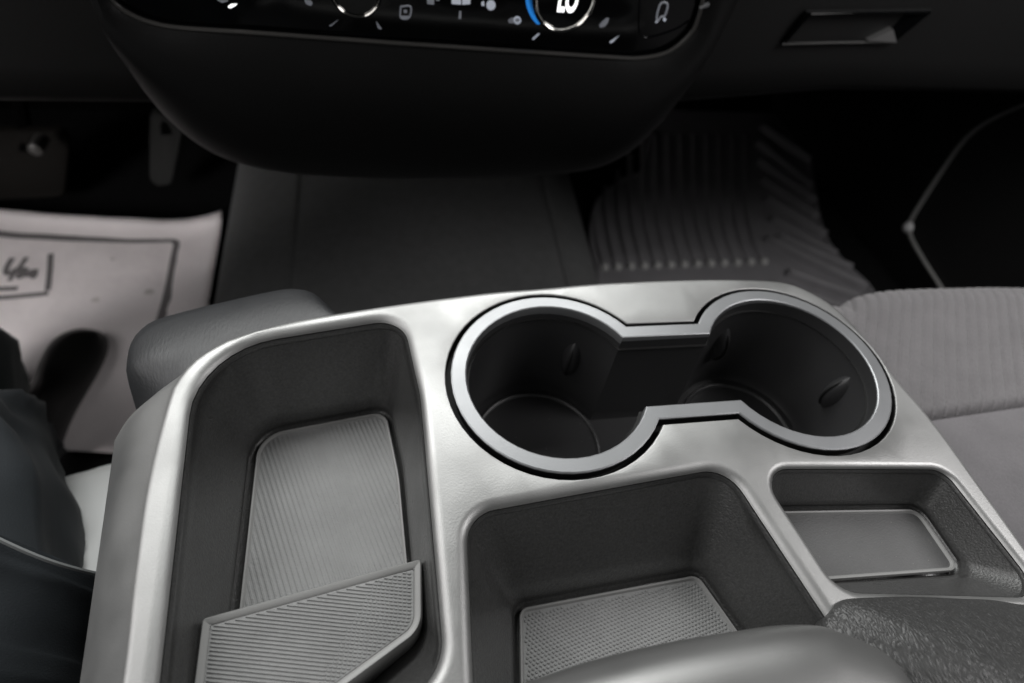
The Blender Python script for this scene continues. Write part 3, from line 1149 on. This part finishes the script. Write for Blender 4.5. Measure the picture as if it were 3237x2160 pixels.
mb.loft([[Vector((p.x + r * math.cos(q), p.y + dy, p.z + r * math.sin(q))) for q in [math.pi * k / 5 for k in range(10)]] for r, dy in ((0.009, 0.03), (0.009, 0.0), (0.006, -0.002))], True, False, True)
obj('bolt', mb, DTRIM, br, ang=40)
ac = thing('accelerator_pedal', 'narrow dark grey accelerator pedal right of the brake pedal', 'pedal', (-0.35, 0.85, -0.35))
obj('pedal_pad', slab([(334, 275), (418, 288), (402, 404), (352, 408)], 0.86, 0.012, 0.5, 0.012), mat('accelerator_rubber', (0.012, 0.012, 0.0115), 0.7, spec=0.2, grain=0.3, gscale=300), ac, ang=50)
mb = MB()
mb.tube([(-0.355, 0.87, -0.33), (-0.36, 1.0, -0.20), (-0.36, 1.08, 0.02)], 0.009, 8)
obj('pedal_arm', mb, VOID, ac)

# ================================================================== PASSENGER FLOOR MAT
pm = thing('rubber_floor_mat', 'dark ribbed rubber mat on the passenger side floor', 'floor mat', (0.55, 0.8, FZ))
MZ = FZ + 0.010
mo = [(1500, 205), (1482, 375), (1425, 415), (1375, 458), (1360, 500), (1357, 560), (1375, 640), (1380, 760)]
ml = [at(*V(*q), z=MZ) for q in mo]
mr_ = [at(*V(*q), z=MZ) for q in [(2030, 760), (1998, 668), (1930, 600), (1890, 540), (1868, 450), (1852, 300), (1842, 205)]]
mpts = [Vector((p.x, p.y)) for p in smooth_path(ml, 4) + smooth_path(mr_, 4)]
mb = MB()
fill(mb, mpts, [], lambda x, y: MZ, 0)
ed_ = mpts
mb.loft([[Vector((p.x, p.y, MZ - 0.010)) for p in offset(ed_, 0.004)], [Vector((p.x, p.y, MZ + 0.004)) for p in offset(ed_, 0.003)], [Vector((p.x, p.y, MZ + 0.005)) for p in offset(ed_, -0.002)], [Vector((p.x, p.y, MZ)) for p in offset(ed_, -0.006)]], True)
obj('mat_base', mb, MATRUB, pm, ang=40)


def ribm(name, path, wd, h, z, parent):
    P = [Vector((p.x, p.y, z)) for p in resample(smooth_path(path, 4), 9)]
    e0 = P[0].lerp(P[1], 0.2)
    e1 = P[-1].lerp(P[-2], 0.2)
    P = [P[0], e0] + P[1:-1] + [e1, P[-1]]
    mb = MB()
    rows = []
    for i, p in enumerate(P):
        d = P[min(len(P) - 1, i + 1)] - P[max(0, i - 1)]
        s = Vector((-d.y, d.x, 0)).normalized()
        e = 0.0 if i in (0, len(P) - 1) else 1.0
        rows.append([p + s * (wd * q) + Vector((0, 0, h * k * e)) for q, k in ((-.5, 0), (-.3, .8), (-.1, 1), (.1, 1), (.3, .8), (.5, 0))])
    mb.loft(rows, False, True, True)
    return obj(name, mb, MATRUB, parent, ang=50)


def M5(a, b):
    return at(1850 + a / 2.4737, 380 + b / 2.4737, z=MZ)


nr = 13
for k in range(nr):
    t = k / (nr - 1)
    xb, yb = 145 + (1390 - 145) * t, 1150 - 45 * t
    ytop = max(110, 640 - 1500 * t)
    pth = [M5(xb, yb), M5(xb - 55 - 25 * t, 930), M5(xb - 85 - 35 * t, 740)]
    if ytop < 600:
        pth += [M5(xb - 95 - 40 * t, 0.5 * (740 + ytop)), M5(xb - 95 - 40 * t, ytop)]
    ribm('mat_rib', pth, 0.0125, 0.0065, MZ, pm)
    q = M5(xb + 3, yb + 8)
    mb = MB()
    mb.loft([[Vector((q.x + r * math.cos(a), q.y + r * math.sin(a), MZ + zz)) for a in [2 * math.pi * i / 10 for i in range(10)]] for r, zz in ((0.007, 0), (0.0065, 0.005), (0.004, 0.0075))], True, False, True)
    obj('rib_stud', mb, STUD, pm, ang=60)
dg = [((1370, 60), (1760, 330)), ((1340, 190), (1770, 540)), ((1345, 330), (1800, 650)), ((1370, 470), (1820, 780)), ((1400, 620), (1880, 920)), ((1440, 780), (1960, 1075)), ((1490, 920), (2080, 1180)),
      ((1400, 930), (2200, 1330)), ((1560, 1200), (2130, 1400)), ((1560, 1330), (2150, 1530)), ((1400, 1390), (2150, 1680))]
for (q0, q1) in dg:
    ribm('diagonal_rib', [M5(*q0), M5((q0[0] + q1[0]) / 2, (q0[1] + q1[1]) / 2 + 8), M5(*q1)], 0.0150, 0.0140, MZ, pm)

# ================================================================== DRIVER'S PAPER MAT, SHEET
PZ2 = FZ + 0.012
pw = thing('paper_floor_mat', 'white paper floor mat with printed frame under the black shoe', 'paper mat', (-0.5, 0.55, FZ))
cTL, cTR, cBR = at(*V(-260, 452), z=PZ2 + 0.012), at(*V(510, 488), z=PZ2 + 0.030), at(*V(415, 1045), z=PZ2)
cTL.z = cTR.z = PZ2
cBL = cBR + (cTL - cTR)
mb = MB()
NX, NY = 40, 44


def paper(s, t):
    """s across from left to right, t from front edge towards the driver"""
    top_ = cTL.lerp(cTR, s)
    bot_ = cBL.lerp(cBR, s)
    p = top_.lerp(bot_, t)
    e = max(0, (s - 0.80) / 0.20)
    p.z += 0.022 * e * e * max(0.0, 1 - t * 1.1) + 0.012 * max(0, (0.10 - t) / 0.10) ** 2
    p.z += 0.002 * noise.noise(Vector((s * 5, t * 6, 3))) + 0.0008 * noise.noise(Vector((s * 16, t * 18, 7)))
    p.y -= 0.010 * math.sin(s * math.pi) * (1 - t) + 0
    return p


vs = [paper(i / NX, j / NY) for j in range(NY + 1) for i in range(NX + 1)]
fs = [(j * (NX + 1) + i, j * (NX + 1) + i + 1, (j + 1) * (NX + 1) + i + 1, (j + 1) * (NX + 1) + i) for j in range(NY) for i in range(NX)]
mb.add(vs, fs)
po = obj('paper', mb, PAPER, pw, ang=60)
sol = po.modifiers.new('thick', 'SOLIDIFY')
sol.thickness = 0.0008


def st(u, v):
    """sheet coordinates of the point seen at a place of the photograph"""
    s, t = 0.5, 0.3
    g = at(u, v, z=PZ2)
    for _ in range(30):
        p = paper(s, t)
        tgt = at(u, v, z=p.z)
        du = (paper(s + 1e-3, t) - p) / 1e-3
        dt = (paper(s, t + 1e-3) - p) / 1e-3
        r = tgt - p
        det = du.x * dt.y - du.y * dt.x
        s += (r.x * dt.y - r.y * dt.x) / det
        t += (du.x * r.y - du.y * r.x) / det
    return s, t


def ink(name, pts, wd, conv=None, closed=False, sub=8):
    """a printed line lying on the paper"""
    P = smooth_path([(*st(*conv(*q)), 0) for q in pts], sub, closed)
    mb = MB()
    L, Rr = [], []
    W = [paper(p.x, p.y) + Vector((0, 0, 0.0012)) for p in P]
    n = len(W)
    for i in range(n):
        a = W[max(0, i - 1)]
        b = W[min(n - 1, i + 1)]
        t = b - a
        s_ = Vector((-t.y, t.x, 0)).normalized()
        wv = wd[min(len(wd) - 1, i * len(wd) // n)] if isinstance(wd, list) else wd
        L.append(W[i] + s_ * wv / 2)
        Rr.append(W[i] - s_ * wv / 2)
    mb.loft([L, Rr], False)
    return obj(name, mb, PRINT, pw, smooth=False)


def Zp(a, b): return (a / 3.0921, 620 + b / 3.0921)


ink('printed_frame', [(-300, 345), (0, 375), (300, 400), (700, 420), (1100, 433), (1400, 437), (1660, 430), (1715, 440), (1740, 480), (1725, 560), (1690, 750), (1650, 950), (1610, 1110), (1560, 1280), (1500, 1500)], 0.0125, Zp)
ink('printed_box', [(500, 570), (497, 620), (488, 760), (470, 930)], 0.007, Zp)
ink('printed_box', [(478, 955), (380, 968), (200, 985), (0, 1000), (-200, 1015)], 0.008, Zp)
ink('lettering', [(128, 610), (90, 670), (65, 730), (80, 765), (120, 755), (165, 715)], 0.0075, Zp)
ink('lettering', [(265, 605), (225, 665), (170, 730), (125, 790), (95, 835)], 0.0065, Zp)
ink('lettering', [(250, 700), (215, 735), (185, 795), (215, 795), (240, 760), (262, 715), (255, 770), (275, 795)], 0.006, Zp)
ink('lettering', [(275, 795), (300, 765), (318, 730), (312, 775), (330, 800), (348, 775), (355, 720)], 0.006, Zp)
ink('lettering', [(-120, 920), (0, 915), (90, 912), (180, 908)], 0.008, Zp)
# smudges on the paper
for (a, b, r, sx) in ((1460, 940, 0.006, 1.0), (1105, 622, 0.003, 1.0), (940, 1020, 0.005, 1.0)):
    s, t = st(*Zp(a, b))
    p0 = paper(s, t) + Vector((0, 0, 0.0011))
    mb = MB()
    L = [p0 + Vector((r * sx * math.cos(q) * (1 + .25 * math.sin(3 * q + a)), r * math.sin(q) * (1 + .2 * math.cos(2 * q)), 0)) for q in [2 * math.pi * k / 18 for k in range(18)]]
    flip_fill(mb, L)
    obj('smudge', mb, SMUDGE, pw, smooth=False)

# white sheet nearer the seat
mb = MB()
NX2, NY2 = 14, 14
cA, cB = at(*V(60, 1122), z=-0.17), at(*V(275, 1062), z=-0.17)
cC, cD2 = at(*V(262, 1500), z=-0.10), at(*V(60, 1500), z=-0.10)
vs = []
for j in range(NY2 + 1):
    for i in range(NX2 + 1):
        s, t = i / NX2, j / NY2
        p = cA.lerp(cB, s).lerp(cD2.lerp(cC, s), t)
        p.z += 0.002 * noise.noise(Vector((s * 4, t * 5, 1)))
        vs.append(p)
mb.add(vs, [(j * (NX2 + 1) + i, j * (NX2 + 1) + i + 1, (j + 1) * (NX2 + 1) + i + 1, (j + 1) * (NX2 + 1) + i) for j in range(NY2) for i in range(NX2)])
c_ = sum(vs, Vector((0, 0, 0))) / len(vs)
so = obj('protective_sheet', mb, SHEET, None, loc=c_)
so.modifiers.new('thick', 'SOLIDIFY').thickness = 0.001
tag(so, 'plain pale sheet showing as a narrow strip between trouser leg and console', 'sheet')

# ================================================================== PERSON
per = thing('person', 'seated person in dark teal trousers and black shoe left of the console', 'person', (-0.35, 0.2, FZ))


def limb(path, radii, seg=28, rings=50, wr=0.004, wf=16, seed=0, flat=None):
    P = resample(smooth_path(path, 10), rings)
    Rr = resample(smooth_path([(r, 0, 0) for r in radii], 10), rings)
    mb = MB()
    loops = []
    for i, p in enumerate(P):
        a, b = P[max(0, i - 1)], P[min(rings - 1, i + 1)]
        t = (b - a).normalized()
        u = t.cross(Vector((0, 0, 1)))
        if u.length < 0.2:
            u = t.cross(Vector((0, 1, 0)))
        u.normalize()
        w_ = u.cross(t).normalized()
        row = []
        for k in range(seg):
            q = 2 * math.pi * k / seg
            r = Rr[i].x
            d = u * math.cos(q) + w_ * math.sin(q) * (flat or 1.0)
            pt = p + d * r
            f = wr * noise.noise(Vector((pt.x * wf + seed, pt.y * wf * 0.9, pt.z * wf)) ) + wr * 0.55 * (1 - abs(noise.noise(Vector((pt.x * wf * 2.2 + seed, pt.y * wf * 1.2, pt.z * wf * 2)))) * 2)
            fo = math.cos(3 * q + 4.5 * i / rings + seed + 1.6 * noise.noise(Vector((pt.x * 9, pt.y * 7, pt.z * 9 + seed))))
            f += wr * 1.0 * max(0.0, fo) ** 9
            row.append(pt + d.normalized() * f)
        loops.append(row)
    mb.loft(loops, True, True, True)
    return mb


# right leg: thigh beside the console, knee, shin down to the shoe
obj('trouser_leg', limb([(-0.215, -0.12, -0.12), (-0.222, 0.0, -0.115), (-0.234, 0.080, -0.112), (-0.252, 0.145, -0.116), (-0.287, 0.195, -0.148), (-0.342, 0.255, -0.245), (-0.405, 0.345, -0.360)],
                        [0.080, 0.080, 0.080, 0.076, 0.062, 0.044, 0.033], 48, 130, 0.0085, 13, 3), DENIM, per, ang=80)
obj('trouser_leg', limb([(-0.53, -0.05, -0.13), (-0.46, 0.15, -0.13), (-0.392, 0.262, -0.145), (-0.374, 0.296, -0.175), (-0.42, 0.36, -0.27), (-0.50, 0.42, -0.38)],
                        [0.09, 0.082, 0.070, 0.064, 0.056, 0.05], 36, 70, 0.005, 14, 9), DENIM2, per, ang=80)
# jacket hem over the thigh, with a row of pale stitches
hem = limb([(-0.222, -0.12, -0.105), (-0.228, -0.03, -0.100), (-0.231, 0.040, -0.098), (-0.228, 0.081, -0.098), (-0.219, 0.113, -0.098), (-0.2155, 0.1235, -0.098), (-0.2143, 0.1268, -0.098)], [0.086, 0.090, 0.094, 0.088, 0.0915, 0.091, 0.086], 60, 130, 0.0045, 24, 5)
hm = obj('jacket_hem', hem, DENIM, per, ang=80)
mb = MB()
ax_ = Vector((0.28, 0.96, 0)).normalized()
sx_ = Vector((ax_.y, -ax_.x, 0))
ringp = [Vector((-0.2165, 0.1205, -0.098)) + sx_ * (0.0940 * math.cos(q)) + Vector((0, 0, 0.0940 * math.sin(q))) + ax_ * (0.0018 * math.sin(7 * q)) for q in [rad(-10 + 3 * k) for k in range(60)]]
mb.tube(ringp, 0.0009, 6)
obj('stitching', mb, THREAD, hm)


def shoe():
    # stations along the shoe from heel to toe: (t, half-width, height, side shift)
    heel, toe = Vector((-0.402, 0.318, FZ + 0.013)), at(*V(196, 752), z=FZ + 0.03)
    toe.z = FZ + 0.013
    ax = (toe - heel)
    L = ax.length
    ax.normalize()
    sd = Vector((ax.y, -ax.x, 0))
    stn = [(0.0, 0.018, 0.05, 0), (0.04, 0.028, 0.07, 0), (0.15, 0.033, 0.085, 0), (0.30, 0.032, 0.085, 0), (0.42, 0.032, 0.070, 0.0), (0.55, 0.036, 0.056, 0.001), (0.68, 0.042, 0.050, 0.002), (0.80, 0.044, 0.046, 0.001), (0.90, 0.039, 0.040, -0.001), (0.965, 0.028, 0.030, -0.003), (1.0, 0.010, 0.014, -0.004)]
    S = smooth_path([Vector(q[:3]) for q in stn], 4)
    mb = MB()
    rows = []
    for q in S:
        c = heel + ax * (L * q.x)
        q = Vector((q.x, q.y * 0.78, q.z * 0.8))
        row = []
        for k in range(24):
            a = 2 * math.pi * k / 24
            x = math.cos(a) * q.y * (1.0 if math.sin(a) < 0.2 else 0.94)
            z = math.sin(a)
            zz = (0.45 + 0.55 * z) * q.z if z > -0.55 else 0.147 * q.z * 0.6
            row.append(c + sd * x + Vector((0, 0, zz)))
        rows.append(row)
    mb.loft(rows, True, True, True)
    return mb


obj('shoe', shoe(), SHOE, per, ang=60)

# ================================================================== PASSENGER SEAT
seat_ = thing('passenger_seat', 'grey fabric passenger seat cushion beside the silver console', 'car seat', (0.45, 0.05, -0.2))
fl = [at(*V(*q), z=-0.060) for q in ((1930, 700), (1960, 682), (2010, 668), (2080, 660), (2200, 655), (2350, 653))]
yf = lambda x: fl[0].y + 0
fx = smooth_path([Vector((p.x, p.y, 0)) for p in fl] + [Vector((0.62, 0.232, 0)), Vector((0.74, 0.20, 0))], 6)


def front_y(x):
    for i in range(len(fx) - 1):
        if fx[i].x <= x <= fx[i + 1].x:
            return fx[i].y + (fx[i + 1].y - fx[i].y) * (x - fx[i].x) / (fx[i + 1].x - fx[i].x)
    return fx[0].y if x < fx[0].x else fx[-1].y


s0, s1 = at(*V(2160, 955), z=-0.05), at(*V(2350, 926), z=-0.05)


def seam_y(x):
    return s0.y + (s1.y - s0.y) * (x - s0.x) / (s1.x - s0.x)


ra_, rb_ = at(2900, 1000, z=-0.05), at(2890, 1230, z=-0.05)
rd_ = (rb_ - ra_).normalized()
rp_ = Vector((-rd_.y, rd_.x, 0))
rpitch = abs((at(2937, 1100, z=-0.05) - at(2900, 1100, z=-0.05)).dot(rp_))


def cushion(name, yn, yfar, material, ribbed, zoff):
    mb = MB()
    X0, X1 = 0.262, 0.80
    NXs = 900 if ribbed else 120
    NK = 70 if ribbed else 22
    rows = []
    for i in range(NXs + 1):
        x = X0 + (X1 - X0) * i / NXs
        edge_ = min(1, (x - X0) / 0.03)
        row = []
        ya, yb = yn(x), yfar(x)
        for k in range(NK + 1):
            t = k / NK
            y = ya + (yb - ya) * t
            dl_ = min(t, 1 - t) * abs(yb - ya)
            rr = 0.012 if ribbed else 0.010
            z = -0.050 + zoff
            if t > 0.5 and ribbed:
                f = max(0, 1 - (yb - y) / 0.03)
                z -= 0.012 * f ** 2.4
            else:
                f = max(0, 1 - dl_ / 0.006)
                z -= 0.004 * f * f
            if ribbed:
                ph = (x * rp_.x + y * rp_.y) / rpitch
                gq = ph - round(ph)
                z -= 0.0015 * math.exp(-(gq / 0.12) ** 2) + 0.0002 * max(0, math.sin((x * rd_.x + y * rd_.y) * 1300)) ** 6
            z += 0.002 * math.sin(x * 9)
            z -= 0.02 * (1 - edge_) ** 2
            row.append(Vector((x, y, z)))
        row.append(Vector((x, yb + 0.001, -0.13)))
        row.append(Vector((x, yb - 0.004, -0.22)))
        row.insert(0, Vector((x, ya, -0.075)))
        rows.append(row)
    mb.loft(rows, False)
    mb.loft([[p for p in rows[0]], [Vector((X0 + 0.002, p.y, -0.22)) for p in rows[0]]], False)
    return obj(name, mb, material, seat_, ang=50)


cushion('cushion_front', lambda x: seam_y(x) + 0.0006, front_y, SEATF, True, 0.0)
cushion('cushion_rear', lambda x: -0.35, lambda x: seam_y(x) - 0.0006, SEATP, False, 0.0)

# ================================================================== PASSENGER DOOR
dp = thing('passenger_door', 'black passenger door panel with thin curved trim beyond the seat', 'car door', (0.66, 0.45, -0.2))
XD = 0.84
tl = smooth_path([at(*V(*q), x=XD) for q in ((2480, 180), (2350, 240), (2300, 262), (2250, 290), (2210, 325), (2170, 380), (2130, 440), (2095, 497), (2086, 522), (2092, 548), (2115, 590), (2150, 645), (2200, 720))], 6)
mb = MB()
mb.loft([[Vector((XD + 0.012, y, z)) for z in (-0.45, -0.2, 0.0, 0.3)] for y in (-0.4, 0.2, 0.6, 1.2)], False)
obj('door_panel', mb, mat('door_black', (0.008, 0.008, 0.008), 0.7), dp)
mb = MB()
mb.tube(tl, [0.0016 + 0.0020 * (1 - abs(i / (len(tl) - 1) - .5)) for i in range(len(tl))], 8)
obj('trim_strip', mb, mat('door_trim', (0.32, 0.32, 0.31), 0.35), dp)
mb = MB()
pk = [p + Vector((0.004, 0, 0)) for p in tl]
c3 = Vector((XD + 0.006, 0.30, -0.05))
mb.loft([pk, [p.lerp(c3, 0.03) + Vector((0.003, 0, 0)) for p in pk], [p.lerp(c3, 0.8) + Vector((0.003, 0, 0)) for p in pk]], False)
obj('door_pocket', mb, GAP, dp)
mb = MB()
p = at(*V(2085, 522), x=XD - 0.003)
mb.loft([[p + Vector((-0.008 * math.cos(b), 0.010 * math.sin(b) * math.cos(q), 0.010 * math.sin(b) * math.sin(q))) for q in [2 * math.pi * k / 12 for k in range(12)]] for b in [rad(a) for a in (5, 30, 60, 90)]], True, True)
obj('trim_clip', mb, mat('clip_plastic', (0.8, 0.8, 0.8), 0.4), dp)

# ================================================================== DUST
# a light scatter of dust specks on the console
mb = MB()
rd2 = random.Random(11)


def speck(x, y, z):
    r = rd2.uniform(0.00008, 0.00022) * (1.6 if rd2.random() < 0.06 else 1)
    a = rd2.random() * 6
    mb.add([Vector((x + r * math.cos(a + q) * rd2.uniform(.6, 1.4), y + r * math.sin(a + q) * rd2.uniform(.6, 1.4), z)) for q in (0, 1.6, 3.1, 4.7)] + [Vector((x, y, z + r * .8))],
           [(0, 1, 4), (1, 2, 4), (2, 3, 4), (3, 0, 4)])


for loop, z, cnt in ((am_in, -AD + 0.0027, 50), (bm_in, -BD + 0.0023, 40), (cm_in, -CDp + 0.0016, 40)):
    k = 0
    while k < cnt:
        x, y = rd2.uniform(min(p.x for p in loop), max(p.x for p in loop)), rd2.uniform(min(p.y for p in loop), max(p.y for p in loop))
        if inside((x, y), loop):
            speck(x, y, z + crown(x, y))
            k += 1
for c in (C1, C2):
    for k in range(45):
        a, r = rd2.random() * 6.283, 0.034 * math.sqrt(rd2.random())
        speck(c.x + r * math.cos(a), c.y + r * math.sin(a), cz + 0.0002)
obj('dust', mb, mat('dust_grey', (0.30, 0.29, 0.28), 0.9), con, smooth=False, kind='stuff')
